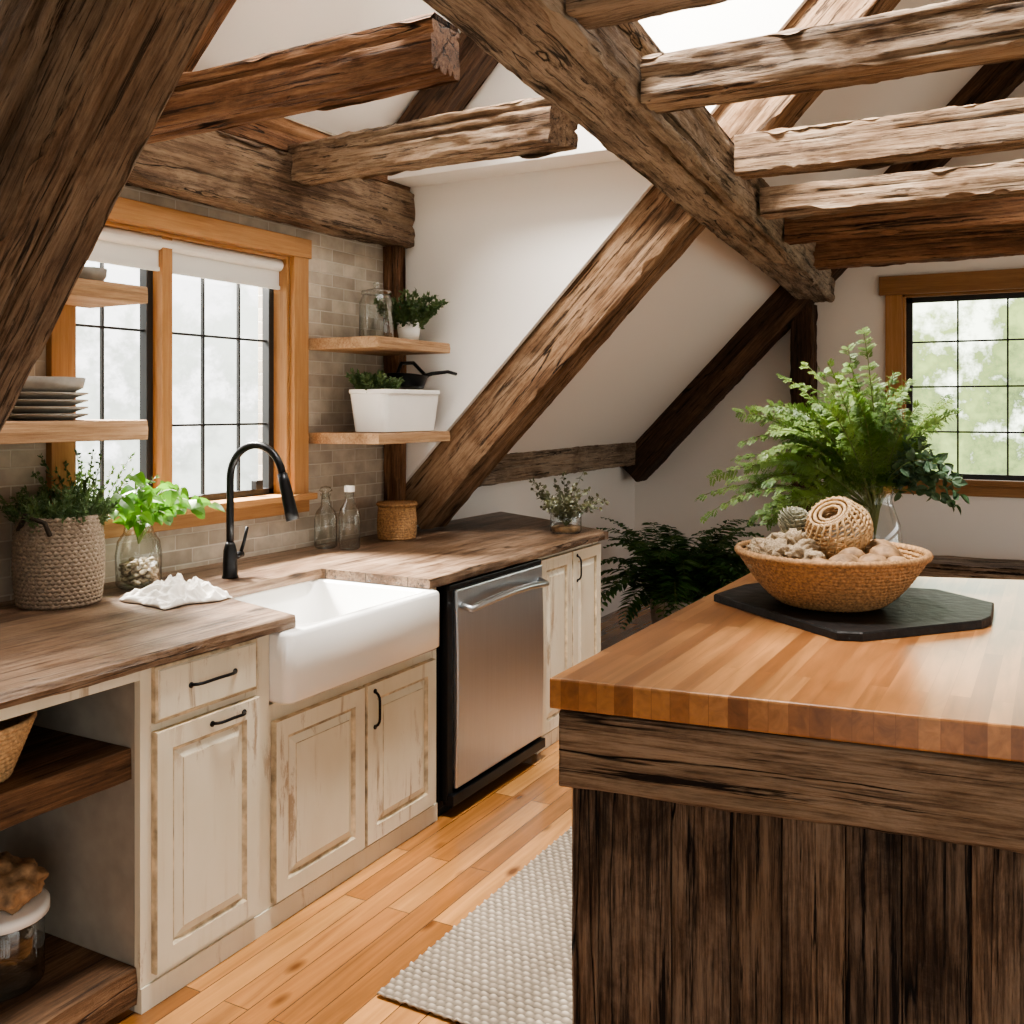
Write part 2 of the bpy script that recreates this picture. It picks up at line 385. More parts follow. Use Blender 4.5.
M_fern=leafmat('dark_fern_green',(.018,.06,.014),(.055,.13,.03),.2)
M_herb=leafmat('herb_green',(.05,.095,.035),(.12,.175,.075),.2)
M_pothos=leafmat('pothos_green',(.05,.14,.018),(.13,.27,.04),.3,.35)
M_euc=leafmat('eucalyptus_green',(.035,.075,.04),(.085,.14,.075),.2)
M_sprig=leafmat('dried_sprig',(.11,.11,.07),(.21,.21,.14),.2)

# ---------------------------------------------------------------- room shell
bm=bmesh.new(); box(bm,-3.1,3.3,-1.9,7.6,-.06,0); mk('floor',bm,M_floor)
def roofz(x): return 1.18+1.03*(x+2.913)
wy0,wy1,wz0,wz1=2.26,3.36,1.15,2.19
bm=bmesh.new()
box(bm,XW-.18,XW,-.2,wy0,0,2.80); box(bm,XW-.18,XW,wy1,YC,0,2.80)
box(bm,XW-.18,XW,wy0,wy1,0,wz0); box(bm,XW-.18,XW,wy0,wy1,wz1,2.80)
mk('wall_left',bm,M_tile)
bm=bmesh.new(); box(bm,XW-.18,XW,YC,YF+.15,0,1.16); box(bm,XW-.18,XW,-1.9,-.2,0,1.3); mk('wall_left_knee',bm,M_wall)
def cheek(name,y0,y1):
    bm=bmesh.new(); P=[(XW,roofz(XW)-.05),(XW,2.80),(XW+1.1,3.9),(-.27,3.9),(-.27,roofz(-.27)-.05)]
    loft(bm,[[(x,y0,z) for x,z in P],[(x,y1,z) for x,z in P]]); return mk(name,bm,M_wall)
cheek('wall_dormer_far',YC,YC+.03); cheek('wall_dormer_near',1.10,1.18)
bm=bmesh.new()
def slope(y0,y1,x0,x1): quad(bm,[(x0,y0,roofz(x0)),(x1,y0,roofz(x1)),(x1,y1,roofz(x1)),(x0,y1,roofz(x0))])
slope(YC+.02,YF+.15,XW-.1,.5); slope(-1.9,1.14,XW-.1,.5); slope(1.14,YC+.02,-.27,.5)
quad(bm,[(XW,1.14,2.80),(XW,YC+.02,2.80),(XW+1.1,YC+.02,3.9),(XW+1.1,1.14,3.9)])
sx0,sx1,sy0,sy1=-1.70,-.45,1.6,3.95
for a,b_,c,d in((XW+1.1,sx0,1.14,YC+.02),(sx1,-.27,1.14,YC+.02),(sx0,sx1,1.14,sy0),(sx0,sx1,sy1,YC+.02)):
    quad(bm,[(a,c,3.9),(b_,c,3.9),(b_,d,3.9),(a,d,3.9)])
quad(bm,[(.5,-1.9,roofz(.5)),(.5,YF+.15,roofz(.5)),(3.3,YF+.15,roofz(.5)-2.9),(3.3,-1.9,roofz(.5)-2.9)])
mk('ceiling',bm,M_ceil,recalc=False)
e=empty('window_3',(0,0,0)); bm=bmesh.new()
for a,b_,c,d in((sx0-.05,sx0,sy0,sy1),(sx1,sx1+.05,sy0,sy1),(sx0-.05,sx1+.05,sy0-.05,sy0),(sx0-.05,sx1+.05,sy1,sy1+.05),(sx0,sx1,2.75,2.8)):
    box(bm,a,b_,c,d,3.86,4.0)
mk('skylight_frame',bm,M_wall,e)
gx0,gx1,gz0,gz1=-.96,.30,1.05,2.32
bm=bmesh.new()
def gable(x0,x1,z0=0,z1=None):
    f=lambda x: min(roofz(x),roofz(.5)-(x-.5)*1.036) if z1 is None else z1
    xs=[x0]+([.5] if x0<.5<x1 and z1 is None else [])+[x1]
    P=[(x0,z0)]+[(x,f(x)) for x in xs]+[(x1,z0)]
    loft(bm,[[(x,YF,z) for x,z in P],[(x,YF+.15,z) for x,z in P]])
gable(XW,gx0); gable(gx1,3.3); gable(gx0,gx1,0,gz0)
P=[(gx0,gz1),(gx0,roofz(gx0)),(gx1,roofz(gx1)),(gx1,gz1)]
loft(bm,[[(x,YF,z) for x,z in P],[(x,YF+.15,z) for x,z in P]])
mk('wall_far',bm,M_wall)
bm=bmesh.new(); box(bm,3.2,3.3,-1.9,.2,0,1.5); box(bm,3.2,3.3,6.0,7.5,0,1.5); box(bm,3.2,3.3,.2,6.0,1.4,1.55); mk('wall_right',bm,M_wall)
bm=bmesh.new(); box(bm,XW-.1,-.3,-1.9,-1.8,0,2.3); box(bm,2.6,3.3,-1.9,-1.8,0,2.3); box(bm,XW,3.3,-1.9,-1.8,2.3,4.4); mk('wall_back',bm,M_wall)
bm=bmesh.new()
for y in(.2,1.63,3.08,4.53,5.95): box(bm,3.22,3.27,y,y+.05,.01,1.39)
mk('fill_opening_right',bm,M_blackw)  # bars of an unseen opening, added to let fill light in from the right
bm=bmesh.new()
for x in(-.3,.65,1.6,2.55): box(bm,x,x+.05,-1.88,-1.82,.01,2.29)
mk('fill_opening_back',bm,M_blackw)  # unseen opening behind the camera, added so outdoor light fills the room
bm=bmesh.new(); box(bm,XW+.02,-1.40,YC-.20,YC-.001,2.63,2.74); mk('trim_1',bm,M_wall,bevel=.004)

# ---------------------------------------------------------------- windows
w=empty('window_1')
bm=bmesh.new()
box(bm,XW,XW+.03,wy0-.095,wy0,wz0-.01,wz1+.0); box(bm,XW,XW+.03,wy1,wy1+.095,wz0-.01,wz1)
box(bm,XW-.12,XW+.002,wy0,wy0+.018,wz0,wz1); box(bm,XW-.12,XW+.002,wy1-.018,wy1,wz0,wz1)
box(bm,XW-.11,XW-.02,2.675,2.725,wz0,wz1)
mk('casing_sides',bm,M_trim,w,bevel=.003)
bm=bmesh.new()
box(bm,XW,XW+.035,wy0-.11,wy1+.11,wz1,wz1+.085); box(bm,XW,XW+.03,wy0-.10,wy1+.10,wz0-.08,wz0-.02)
box(bm,XW-.12,XW+.06,wy0-.12,wy1+.12,wz0-.025,wz0+.003); box(bm,XW-.12,XW,wy0,wy1,wz1-.015,wz1)
mk('casing_head_and_sill',bm,M_trimy,w,bevel=.003)
bm=bmesh.new(); bg=bmesh.new(); X=XW-.09
for (a,b_,cols) in((wy0+.02,2.675,[2.46]),(2.725,wy1-.02,[2.945,3.145])):
    t=.030
    box(bm,X-.02,X+.02,a,a+t,wz0,wz1); box(bm,X-.02,X+.02,b_-t,b_,wz0,wz1)
    box(bm,X-.02,X+.02,a,b_,wz0,wz0+t); box(bm,X-.02,X+.02,a,b_,wz1-t,wz1)
    for c in cols: box(bm,X-.008,X+.008,c-.0045,c+.0045,wz0,wz1)
    for z in(1.46,1.82): box(bm,X-.008,X+.008,a,b_,z-.0045,z+.0045)
    quad(bg,[(X-.005,a,wz0),(X-.005,b_,wz0),(X-.005,b_,wz1),(X-.005,a,wz1)])
box(bm,X+.02,X+.05,2.83,2.90,wz0+.01,wz0+.03); box(bm,X+.02,X+.05,3.20,3.24,wz0+.03,wz0+.07)
mk('sash',bm,M_blackw,w,bevel=.002); mk('glass',bg,M_pane,w)
bm=bmesh.new(); box(bm,XW-.045,XW-.04,wy0+.02,wy1-.02,2.055,2.165); box(bm,XW-.05,XW-.034,wy0+.02,wy1-.02,2.045,2.06)
tube(bm,[(XW-.04,wy0+.02,2.15),(XW-.04,wy1-.02,2.15)],.026,sides=14); mk('roller_shade',bm,M_shade,w)
w=empty('window_2'); bm=bmesh.new()
box(bm,gx0-.11,gx0,YF-.03,YF,gz0-.02,gz1); box(bm,gx1,gx1+.11,YF-.03,YF,gz0-.02,gz1)
box(bm,gx0,gx0+.02,YF-.01,YF+.1,gz0,gz1); box(bm,gx1-.02,gx1,YF-.01,YF+.1,gz0,gz1)
mk('casing_sides',bm,M_trim,w,bevel=.003); bm=bmesh.new()
box(bm,gx0-.15,gx1+.15,YF-.045,YF,gz1,gz1+.13); box(bm,gx0-.12,gx1+.12,YF-.05,YF,gz0-.04,gz0-.0); box(bm,gx0-.11,gx1+.11,YF-.025,YF,gz0-.11,gz0-.04)
box(bm,gx0,gx1,YF-.01,YF+.1,gz1-.02,gz1); mk('casing_head_and_sill',bm,M_trimx,w,bevel=.003)
bm=bmesh.new(); Y=YF+.06; a,b_=gx0+.02,gx1-.02
box(bm,a,a+.04,Y-.02,Y+.02,gz0,gz1-.02); box(bm,b_-.04,b_,Y-.02,Y+.02,gz0,gz1-.02); box(bm,a,b_,Y-.02,Y+.02,gz0,gz0+.035); box(bm,a,b_,Y-.02,Y+.02,gz1-.055,gz1-.02)
for x in(-.612,-.306,0): box(bm,x-.006,x+.006,Y-.012,Y+.012,gz0,gz1-.02)
for i in(1,2,3): z=gz0+.01+(gz1-gz0-.03)*i/4; box(bm,a,b_,Y-.012,Y+.012,z-.006,z+.006)
mk('sash',bm,M_blackw,w,bevel=.002)
bg=bmesh.new(); quad(bg,[(a,Y+.003,gz0),(b_,Y+.003,gz0),(b_,Y+.003,gz1),(a,Y+.003,gz1)]); mk('glass',bg,M_pane,w)

# ---------------------------------------------------------------- timbers
def rc(x,o=0): return 1.16+1.03*(x+2.913)-.175+o
beam('timber_rafter',(-2.90,4.29,rc(-2.90)+.015),(-.1,4.29,rc(-.1)+.015),.23,.27,M_rafter,seed=2)
beam('timber_rafter',(-2.90,7.20,rc(-2.90)+.06),(.25,7.20,rc(.25)+.06),.22,.24,M_dark,seed=3)
nz=lambda x: 2.538+1.224*(x+1.395)
beam('timber_rafter',(-2.70,1.31,nz(-2.70)),(-.35,1.31,nz(-.35)),.20,.30,M_near,seed=4)
beam('purlin_beam',(-1.04,1.0,2.545),(-1.52,7.30,2.41),.235,.235,M_grey,seed=5,rough=.012)
beam('wall_header_beam',(XW+.065,1.2,2.465),(XW+.065,YC-.01,2.465),.13,.26,M_header,seed=6,rough=.012)
beam('wall_plate',(XW+.06,1.25,2.675),(XW+.06,YC-.01,2.675),.10,.14,M_red,seed=7)
beam('knee_wall_plate',(XW+.07,4.46,1.18),(XW+.07,7.39,1.19),.12,.17,M_grey,seed=8)
beam('dormer_rafter',(-2.86,YC-.10,2.74),(-1.78,YC-.10,3.82),.15,.17,M_dark,seed=9)
beam('dormer_rafter',(-2.86,2.55,2.75),(-1.78,2.55,3.83),.14,.15,M_red,seed=19)
beam('ceiling_joist',(-2.82,2.15,2.425),(-1.37,2.15,2.44),.13,.135,M_red,seed=10)
beam('ceiling_joist',(-2.84,3.30,2.56),(-1.35,2.80,2.415),.13,.145,M_beam,seed=11)
for i,(y,z0,z1,x0,mt) in enumerate(((2.15,2.44,2.53,-1.0,M_grey),(2.72,2.39,2.52,-1.04,M_beam),(3.92,2.45,2.60,-1.12,M_beam),(4.45,2.38,2.50,-1.16,M_beam),(5.15,2.37,2.52,-1.22,M_red),(6.3,2.39,2.55,-1.32,M_red))):
    beam('ceiling_joist',(x0,y,(z0+z1)/2),(1.6,y,(z0+z1)/2),.13,z1-z0,mt,seed=20+i)
beam('timber_post',(-1.60,7.26,0.0),(-1.60,7.26,2.27),.15,.16,M_dark,up=(0,1,0),seed=31)
beam('timber_post',(XW+.045,YC-.055,.912),(XW+.045,YC-.055,2.33),.08,.08,M_red,up=(0,1,0),seed=32)

# ---------------------------------------------------------------- base cabinets
cab=empty('base_cabinet'); XF=-2.03
def door(name,y0,y1,z0,z1,t=.020,fr=.052,flat=False):
    bm=bmesh.new()
    steps=[(0,0,1),(0,t-.004,1),(.002,t,1),(fr,t,0),(fr+.006,t-.008,1),(fr+.012,t-.009,1),(fr+.034,t-.001,0),(fr+.036,t+.001,1)] if not flat else [(0,0,1),(0,t-.006,1),(.008,t-.004,1),(.012,t,0),(.02,t,0)]
    loops=[];mi=[]
    for i,d,m_ in steps:
        loops.append([(XF+.001+d,y0+i,z0+i),(XF+.001+d,y1-i,z0+i),(XF+.001+d,y1-i,z1-i),(XF+.001+d,y0+i,z1-i)])
        mi.append(m_)
    mi=mi[1:]; mi.append(0)
    loft(bm,loops,mi)
    return mk(name,bm,[M_cab,M_glaze],cab)
def pull(name,c,horiz=True,L=.13,parent=cab,mat=M_black):
    bm=bmesh.new(); pts=[]
    for i in range(13):
        u=-1+2*i/12; o=.022*(1-abs(u)**6)
        pts.append((c[0]+o,c[1]+(u*L/2 if horiz else 0),c[2]+(0 if horiz else u*L/2)+(.003*(1-u*u) if horiz else 0)))
    tube(bm,pts,.0045,sides=8)
    for s in(-1,1):
        tube(bm,[(c[0]-.001,c[1]+(s*L/2 if horiz else 0),c[2]+(0 if horiz else s*L/2)),(c[0]+.004,c[1]+(s*L/2 if horiz else 0),c[2]+(0 if horiz else s*L/2))],.008,sides=10)
    return mk(name,bm,mat,parent,smooth=True)
bm=bmesh.new()
box(bm,XF-.02,XF,1.757,1.80,.063,.870); box(bm,XF-.02,XF,2.13,2.225,.063,.870)
box(bm,XF-.02,XF-.001,1.801,2.129,.063,.09)
box(bm,XF-.02,XF-.001,1.801,2.129,.69,.735); box(bm,XF-.02,XF-.001,1.801,2.129,.845,.870)
box(bm,XF-.045,XF-.025,1.78,2.22,.063,.86)
box(bm,XF-.02,XF-.001,2.226,3.085,.063,.655); box(bm,XF-.02,XF,3.086,3.12,.063,.870); box(bm,XW+.002,XF-.021,3.10,3.12,.063,.870)
box(bm,XF-.02,XF,3.925,4.60,.063,.870); box(bm,XW+.002,XF-.021,3.925,3.94,.063,.870)
prism(bm,[(XF-.021,4.60),(XF,4.601),(-2.58,4.95),(-2.90,5.12),(-2.92,4.60)],.0,.870)
box(bm,XF-.02,XF+.005,1.757,3.12,0,.062); box(bm,XF-.02,XF+.005,3.925,4.60,0,.062)
box(bm,XF-.02,XF,.2,1.756,.84,.870)
mk('carcass',bm,M_cab,cab)
bm=bmesh.new(); box(bm,XW+.002,XF-.021,1.757,1.777,0,.870); box(bm,XW+.002,XF-.021,.2,.22,0,.870); mk('bay_sides',bm,M_bay_shaded,cab)
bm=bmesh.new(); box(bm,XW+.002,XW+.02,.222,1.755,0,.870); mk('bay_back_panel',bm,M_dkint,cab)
door('drawer_front',1.792,2.160,.722,.866,flat=True)
door('door_1',1.792,2.165,.085,.700)
door('door_2',2.232,2.660,.075,.607)
door('door_3',2.672,3.085,.075,.607)
door('door_4',3.935,4.255,.075,.855); door('door_5',4.265,4.590,.075,.855)
pull('drawer_pull',(XF+.02,1.985,.795),True,.16); pull('door_pull_1',(XF+.02,2.04,.672),True,.12)
pull('door_pull_2',(XF+.02,2.712,.52),False,.12); pull('door_pull_3',(XF+.02,4.31,.77),False,.12)
bm=bmesh.new(); rough_board(bm,XW+.02,XF-.03,.222,1.755,.585,.665,amp=.008,seed=3); mk('bay_shelf_upper',bm,M_open,cab)
bm=bmesh.new(); rough_board(bm,XW+.02,XF-.01,.222,1.755,.02,.115,amp=.008,seed=5); mk('bay_shelf_lower',bm,M_open,cab)

# countertop
bm=bmesh.new()
rough_board(bm,XW+.001,-1.995,.1,2.30,.872,CT,amp=.009,seed=1,n=110)
prism(bm,[(XW+.001,2.30),(-1.997,2.30),(-2.49,2.44),(XW+.001,2.44)],.872,CT)
rough_board(bm,XW+.001,-2.49,2.44,3.02,.872,CT,amp=.003,seed=2,n=12)
rough_board(bm,XW+.001,-1.995,3.02,4.60,.872,CT,amp=.008,seed=4,n=90)
prism(bm,[(XW+.001,4.60),(-1.995,4.60),(-1.99,4.64),(-2.56,5.02),(XW+.001,5.24)],.872,CT)
mk('countertop',bm,M_counter)

# farmhouse sink
bm=bmesh.new(); x0,x1,y0,y1=-2.56,-1.955,2.228,3.05
L=[rrect(x0+.012,x1-.012,y0+.012,y1-.012,.03,.660),rrect(x0,x1,y0,y1,.035,.672),rrect(x0,x1,y0,y1,.035,.858),rrect(x0+.004,x1-.004,y0+.004,y1-.004,.034,.867),rrect(x0+.012,x1-.012,y0+.012,y1-.012,.03,.871),
   rrect(x0+.04,x1-.038,y0+.14,y1-.045,.04,.871),rrect(x0+.05,x1-.046,y0+.148,y1-.053,.045,.862),rrect(x0+.06,x1-.055,y0+.155,y1-.06,.05,.72),rrect(x0+.09,x1-.085,y0+.185,y1-.09,.06,.69)]
loft(bm,L); mk('farmhouse_sink',bm,M_sink,smooth=True)

# dishwasher
dw=empty('dishwasher'); bm=bmesh.new()
box(bm,XW+.1,-2.03,3.135,3.915,.03,.868); box(bm,-2.06,-2.035,3.14,3.91,.0,.10); mk('body',bm,M_black,dw,bevel=.003)
bm=bmesh.new(); n=10; loops=[]
for k in range(n+1):
    z=.095+(.845-.095)*k/n; xo=-1.985+.008*math.sin(math.pi*k/n)
    loops.append([(-2.03,3.19,z),(xo,3.19,z),(xo,3.90,z),(-2.03,3.90,z)])
loft(bm,loops); mk('steel_door',bm,M_steel,dw,bevel=.006)
bm=bmesh.new(); box(bm,-2.03,-1.992,3.15,3.905,.846,.866); box(bm,-2.03,-1.998,3.145,3.188,.06,.866); mk('control_strip',bm,M_black,dw,bevel=.003)
bm=bmesh.new(); pts=[(-1.985,3.225,.782)]
for i in range(17):
    u=-1+2*i/16; pts.append((-1.945+.022*(1-u*u),3.545+u*.31,.778+.022*(1-u*u)-.008))
pts.append((-1.985,3.865,.782)); tube(bm,pts,.017,sides=12,flat=.8); mk('handle',bm,M_steel,dw,smooth=True)
bm=bmesh.new(); box(bm,-2.02,-1.975,3.15,3.91,.045,.085); mk('kick_plate',bm,M_black,dw,bevel=.003)

# faucet
fc=empty('kitchen_faucet'); fx,fy=-2.645,2.695; bm=bmesh.new()
lathe(bm,[(0,CT),(.030,CT),(.030,CT+.006),(.027,CT+.012),(.026,CT+.05),(.024,CT+.10),(.019,CT+.12),(.014,CT+.13),(0,CT+.13)],(fx,fy,0),24)
R=.125; zt=CT+.36; pts=[(fx,fy,CT+.12),(fx,fy,CT+.2),(fx,fy,CT+.28)]
for i in range(21):
    a=math.pi*(1-i/20*.93); pts.append((fx+R+R*math.cos(a),fy+.0,zt+R*math.sin(a)))
tube(bm,pts,.0135,sides=14)
ex=V(pts[-1]); d=(V(pts[-1])-V(pts[-2])).normalized()
tube(bm,[ex,ex+d*.03,ex+d*.05,ex+d*.12,ex+d*.17],.017,.024,sides=16)
mk('spout',bm,M_black,fc,smooth=True)
bm=bmesh.new(); tube(bm,[(fx,fy+.015,CT+.075),(fx,fy+.06,CT+.08)],.014,.013,sides=12); tube(bm,[(fx,fy+.052,CT+.08),(fx+.01,fy+.062,CT+.13),(fx+.02,fy+.066,CT+.18)],.007,.006,sides=8)
mk('lever',bm,M_black,fc,smooth=True)

# ---------------------------------------------------------------- wall shelves
def shelf(name,y0,y1,z0,z1,x1,seed):
    bm=bmesh.new(); rough_board(bm,XW+.002,x1,y0,y1,z0,z1,amp=.003,seed=seed,n=24); mk(name,bm,M_shelfw,bevel=.002)
shelf('floating_shelf',3.47,YC-.10,1.788,1.838,-2.55,1); shelf('floating_shelf',3.47,YC-.10,1.370,1.419,-2.55,2)
shelf('floating_shelf',1.45,2.335,1.420,1.487,-2.66,3); shelf('floating_shelf',1.45,2.335,1.872,1.930,-2.66,4)
bm=bmesh.new(); c=(-2.79,2.04,0)
for i in range(4):
    z=1.488+i*.022; lathe(bm,[(0,z),(.085,z),(.09,z+.004),(.128,z+.016),(.131,z+.020),(.124,z+.021),(.07,z+.008),(0,z+.008)],c,40)
lathe(bm,[(0,1.574),(.085,1.574),(.115,1.59),(.122,1.62),(.116,1.622),(.10,1.595),(0,1.585)],c,40)
mk('plate_stack',bm,M_stone,smooth=True)
bm=bmesh.new(); lathe(bm,[(0,1.931),(.03,1.931),(.05,1.96),(.052,1.985),(.048,1.985),(.03,1.94),(0,1.938)],(-2.80,2.22,0),24); mk('small_bowl',bm,M_stone,smooth=True)
j=empty('glass_canister'); bm=bmesh.new(); c=(-2.74,3.71,0); z=1.840
lathe(bm,[(0,z),(.072,z),(.078,z+.01),(.078,z+.17),(.066,z+.195),(.062,z+.205)],c,36); mk('jar',bm,M_glass,j,smooth=True)
bm=bmesh.new(); lathe(bm,[(0,z+.207),(.068,z+.207),(.068,z+.222),(.03,z+.232),(.012,z+.236),(.016,z+.25),(.014,z+.262),(0,z+.266)],c,28); mk('lid',bm,M_glass,j,smooth=True)

# ---------------------------------------------------------------- leaves
def leaf(bm,p,d,n,L,W,seg=4,curl=.2,mi=0,prof=None):
    d=d.normalized(); s=d.cross(n)
    if s.length<1e-4: s=d.cross(V((.3,.5,.8)))
    s.normalize(); n=s.cross(d).normalized()
    prof=prof or (lambda u: math.sin(math.pi*min(1,u*.93+.04))**.8)
    rows=[]
    for i in range(seg+1):
        u=i/seg; w=W*.5*prof(u)*(1 if 0<i<seg else (.15 if i==0 else 0.02)); c=p+d*(L*u)-n*(curl*L*u*u)
        rows.append((bm.verts.new(c+s*w+n*w*.35),bm.verts.new(c),bm.verts.new(c-s*w+n*w*.35)))
    for i in range(seg):
        a,b_=rows[i],rows[i+1]
        bm.faces.new([a[0],a[1],b_[1],b_[0]]).material_index=mi; bm.faces.new([a[1],a[2],b_[2],b_[1]]).material_index=mi
def rv(): return V((random.uniform(-1,1),random.uniform(-1,1),random.uniform(-1,1)))
def arch(p,d,L,droop,n=14):
    pts=[V(p)]; d=V(d).normalized()
    for i in range(n):
        d=(d+V((0,0,-droop/n))*(.4+1.2*i/n)+rv()*.03).normalized(); pts.append(pts[-1]+d*(L/n))
    return pts
def herb(name,c,r,h,parent,mat,count=60,ll=.018,w=.005,spread=.6,xmin=-9):
    bm=bmesh.new()
    for i in range(count):
        a=random.uniform(0,6.28); q=math.sqrt(random.random())*r*.8
        p=V((c[0]+q*math.cos(a),c[1]+q*math.sin(a),c[2]))
        d=V((math.cos(a)*spread*q/r+random.uniform(-.2,.2),math.sin(a)*spread*q/r+random.uniform(-.2,.2),1))
        pts=arch(p,d,h*random.uniform(.6,1.1),.15,8)
        for q_ in pts: q_.x=max(q_.x,xmin)
        tube(bm,pts,.0015,.0008,4,1,False)
        for k in range(1,len(pts)):
            for m_ in range(7):
                t=(pts[k]-pts[k-1]); pp=pts[k-1]+t*random.random()
                leaf(bm,pp,t.normalized()*.8+rv()*.9,rv(),ll*random.uniform(.7,1.2),w,2,.1)
    return mk(name,bm,[mat,M_stem],parent,recalc=False)

pb=empty('potted_rosemary'); c=V((-2.775,2.085,0)); bm=bmesh.new()
prof=[(.116+.010*math.sin(math.pi*(i/21))**.8*1.0,CT+.009+i*.0125) for i in range(22)]
coil(bm,prof,(c.x,c.y,0),.0078,120,44,amp=.4); mk('woven_pot',bm,M_wickg,pb,smooth=True)
bm=bmesh.new(); lathe(bm,[(0,CT+.001),(.109,CT+.001),(.112,CT+.22),(0,CT+.22)],(c.x,c.y,0),30); 
tube(bm,[(c.x+.09,c.y-.10,CT+.23),(c.x+.10,c.y-.125,CT+.27),(c.x+.03,c.y-.14,CT+.29),(c.x-.03,c.y-.12,CT+.24)],.008,sides=6)
mk('soil',bm,M_soil,pb)
herb('foliage',(c.x,c.y,CT+.21),.12,.15,pb,M_herb,110,.022,.006,.7)
pv=empty('pothos_in_vase'); bx,by=-2.78,2.40
bm=bmesh.new(); lathe(bm,[(0,CT+.001),(.062,CT+.001),(.074,CT+.012),(.077,CT+.11),(.070,CT+.16),(.050,CT+.19),(.046,CT+.21),(.056,CT+.235)],(bx,by,0),36); mk('vase',bm,M_glass,pv,smooth=True)
bm=bmesh.new()
for i in range(130):
    a=random.uniform(0,6.28); q=math.sqrt(random.random())*.056; s=random.uniform(.008,.014)
    mm=Matrix.Translation((bx+q*math.cos(a),by+q*math.sin(a),CT+.014+random.random()*.08))@Matrix.Rotation(random.random()*3,4,'Z')@Matrix.Diagonal((s*1.2,s,s*.8,1))
    bmesh.ops.create_icosphere(bm,subdivisions=1,radius=1,matrix=mm)
mk('pebbles',bm,M_peb,pv,smooth=True)
bm=bmesh.new()
heart=lambda u: (math.sin(math.pi*min(1,(u*.9+.12)))**.6)*(1.15-.5*u)
for i in range(18):
    a=random.uniform(-1.5,2.2); d=V((math.cos(a)*.5+.05,math.sin(a)*.55+.12,random.uniform(1.1,2.0)))
    pts=arch((bx,by,CT+.15),d,random.uniform(.18,.33),1.9,12); tube(bm,pts,.0025,.0015,5,1,False)
    for k in range(5,13,1):
        if random.random()<.8:
            dd=(pts[k]-pts[k-1]).normalized()*.3+V((random.uniform(-.3,.8),random.uniform(-.8,.8),random.uniform(-.9,.1)))
            leaf(bm,pts[k],dd,V((.7,-.5,.5))+rv()*.5,random.uniform(.04,.07),random.uniform(.032,.05),5,.25,0,heart)
mk('foliage',bm,[M_pothos,M_stem],pv,recalc=False)
ph=empty('herb_in_tumbler'); hx,hy=-2.90,2.28
bm=bmesh.new(); lathe(bm,[(0,CT+.001),(.032,CT+.001),(.036,CT+.01),(.036,CT+.22),(.034,CT+.22),(.032,CT+.02),(0,CT+.02)],(hx,hy,0),24); mk('tumbler',bm,M_white,ph,smooth=True)
herb('foliage',(hx,hy,CT+.2),.034,.28,ph,M_herb,26,.018,.009,1.2,XW+.03)

sp=empty('small_potted_plant'); bm=bmesh.new(); z=1.840
lathe(bm,[(0,z),(.045,z),(.060,z+.095),(.055,z+.095),(.05,z+.07),(0,z+.07)],(-2.72,3.94,0),28); mk('pot',bm,M_white,sp,smooth=True)
herb('foliage',(-2.72,3.94,z+.07),.07,.17,sp,M_herb,40,.026,.014,1.1)
tp=empty('trough_planter'); bm=bmesh.new(); z=1.422
tx0,tx1,ty0,ty1=-2.79,-2.58,3.56,4.01
L=[rrect(tx0+.015,tx1-.015,ty0+.02,ty1-.02,.03,z),rrect(tx0,tx1,ty0,ty1,.035,z+.17),rrect(tx0-.005,tx1+.005,ty0-.005,ty1+.005,.036,z+.172),rrect(tx0-.005,tx1+.005,ty0-.005,ty1+.005,.036,z+.19),rrect(tx0+.01,tx1-.01,ty0+.01,ty1-.01,.03,z+.19),rrect(tx0+.01,tx1-.01,ty0+.01,ty1-.01,.03,z+.15)]
loft(bm,L); mk('trough',bm,M_white,tp,smooth=False,bevel=.002)
herb('foliage',(-2.70,3.65,z+.15),.06,.13,tp,M_herb,40,.024,.014,1.0)
sk=empty('cast_iron_skillet'); bm=bmesh.new(); cz=1.628
mm=Matrix.Rotation(math.radians(-6),4,'X')
lathe(bm,[(0,0),(.085,0),(.100,.048),(.106,.052),(.098,.054),(.083,.008),(0,.008)],(-2.69,3.87,cz),36,mat=mm)
tube(bm,[(-2.65,3.95,cz+.05),(-2.62,3.99,cz+.065),(-2.57,4.05,cz+.075),(-2.55,4.09,cz+.065)],.016,.014,10,flat=.6)
tube(bm,[(-2.70,3.81,cz+.045),(-2.70,3.85,cz+.11),(-2.68,3.92,cz+.115),(-2.65,3.98,cz+.055)],.009,.009,8)
mk('pan',bm,M_black,sk,smooth=True)

def bottle(name,x,y,h,r,cap=None):
    e_=empty(name); bm=bmesh.new(); z=CT+.001
    lathe(bm,[(0,z+.004),(r*.8,z),(r,z+.008),(r,z+h*.55),(r*.85,z+h*.66),(r*.42,z+h*.78),(r*.38,z+h*.95),(r*.46,z+h*.96),(r*.46,z+h)],(x,y,0),28); mk('body',bm,M_glass,e_,smooth=True)
    bm=bmesh.new()
    if cap=='white': lathe(bm,[(0,z+h*.93),(r*.5,z+h*.93),(r*.5,z+h*1.03),(0,z+h*1.03)],(x,y,0),20); mk('stopper',bm,M_white,e_,smooth=False)
    else: lathe(bm,[(0,z+h*.9),(r*.35,z+h*.9),(r*.3,z+h*1.02),(r*.6,z+h*1.05),(r*.4,z+h*1.12),(0,z+h*1.14)],(x,y,0),20); mk('stopper',bm,M_glass,e_,smooth=True)
bottle('glass_decanter',-2.85,3.485,.24,.050); bottle('glass_bottle',-2.73,3.50,.27,.047,'white')
wb=empty('wicker_basket'); bm=bmesh.new()
coil(bm,[(.083+.004*math.sin(i*.3),CT+.008+i*.0115) for i in range(14)],(-2.76,3.90,0),.0068,100,40,amp=.4); mk('weave',bm,M_wick,wb,smooth=True)
bm=bmesh.new(); coil(bm,[(.088-.0,CT+.165)],(-2.76,3.90,0),.009,100,50)
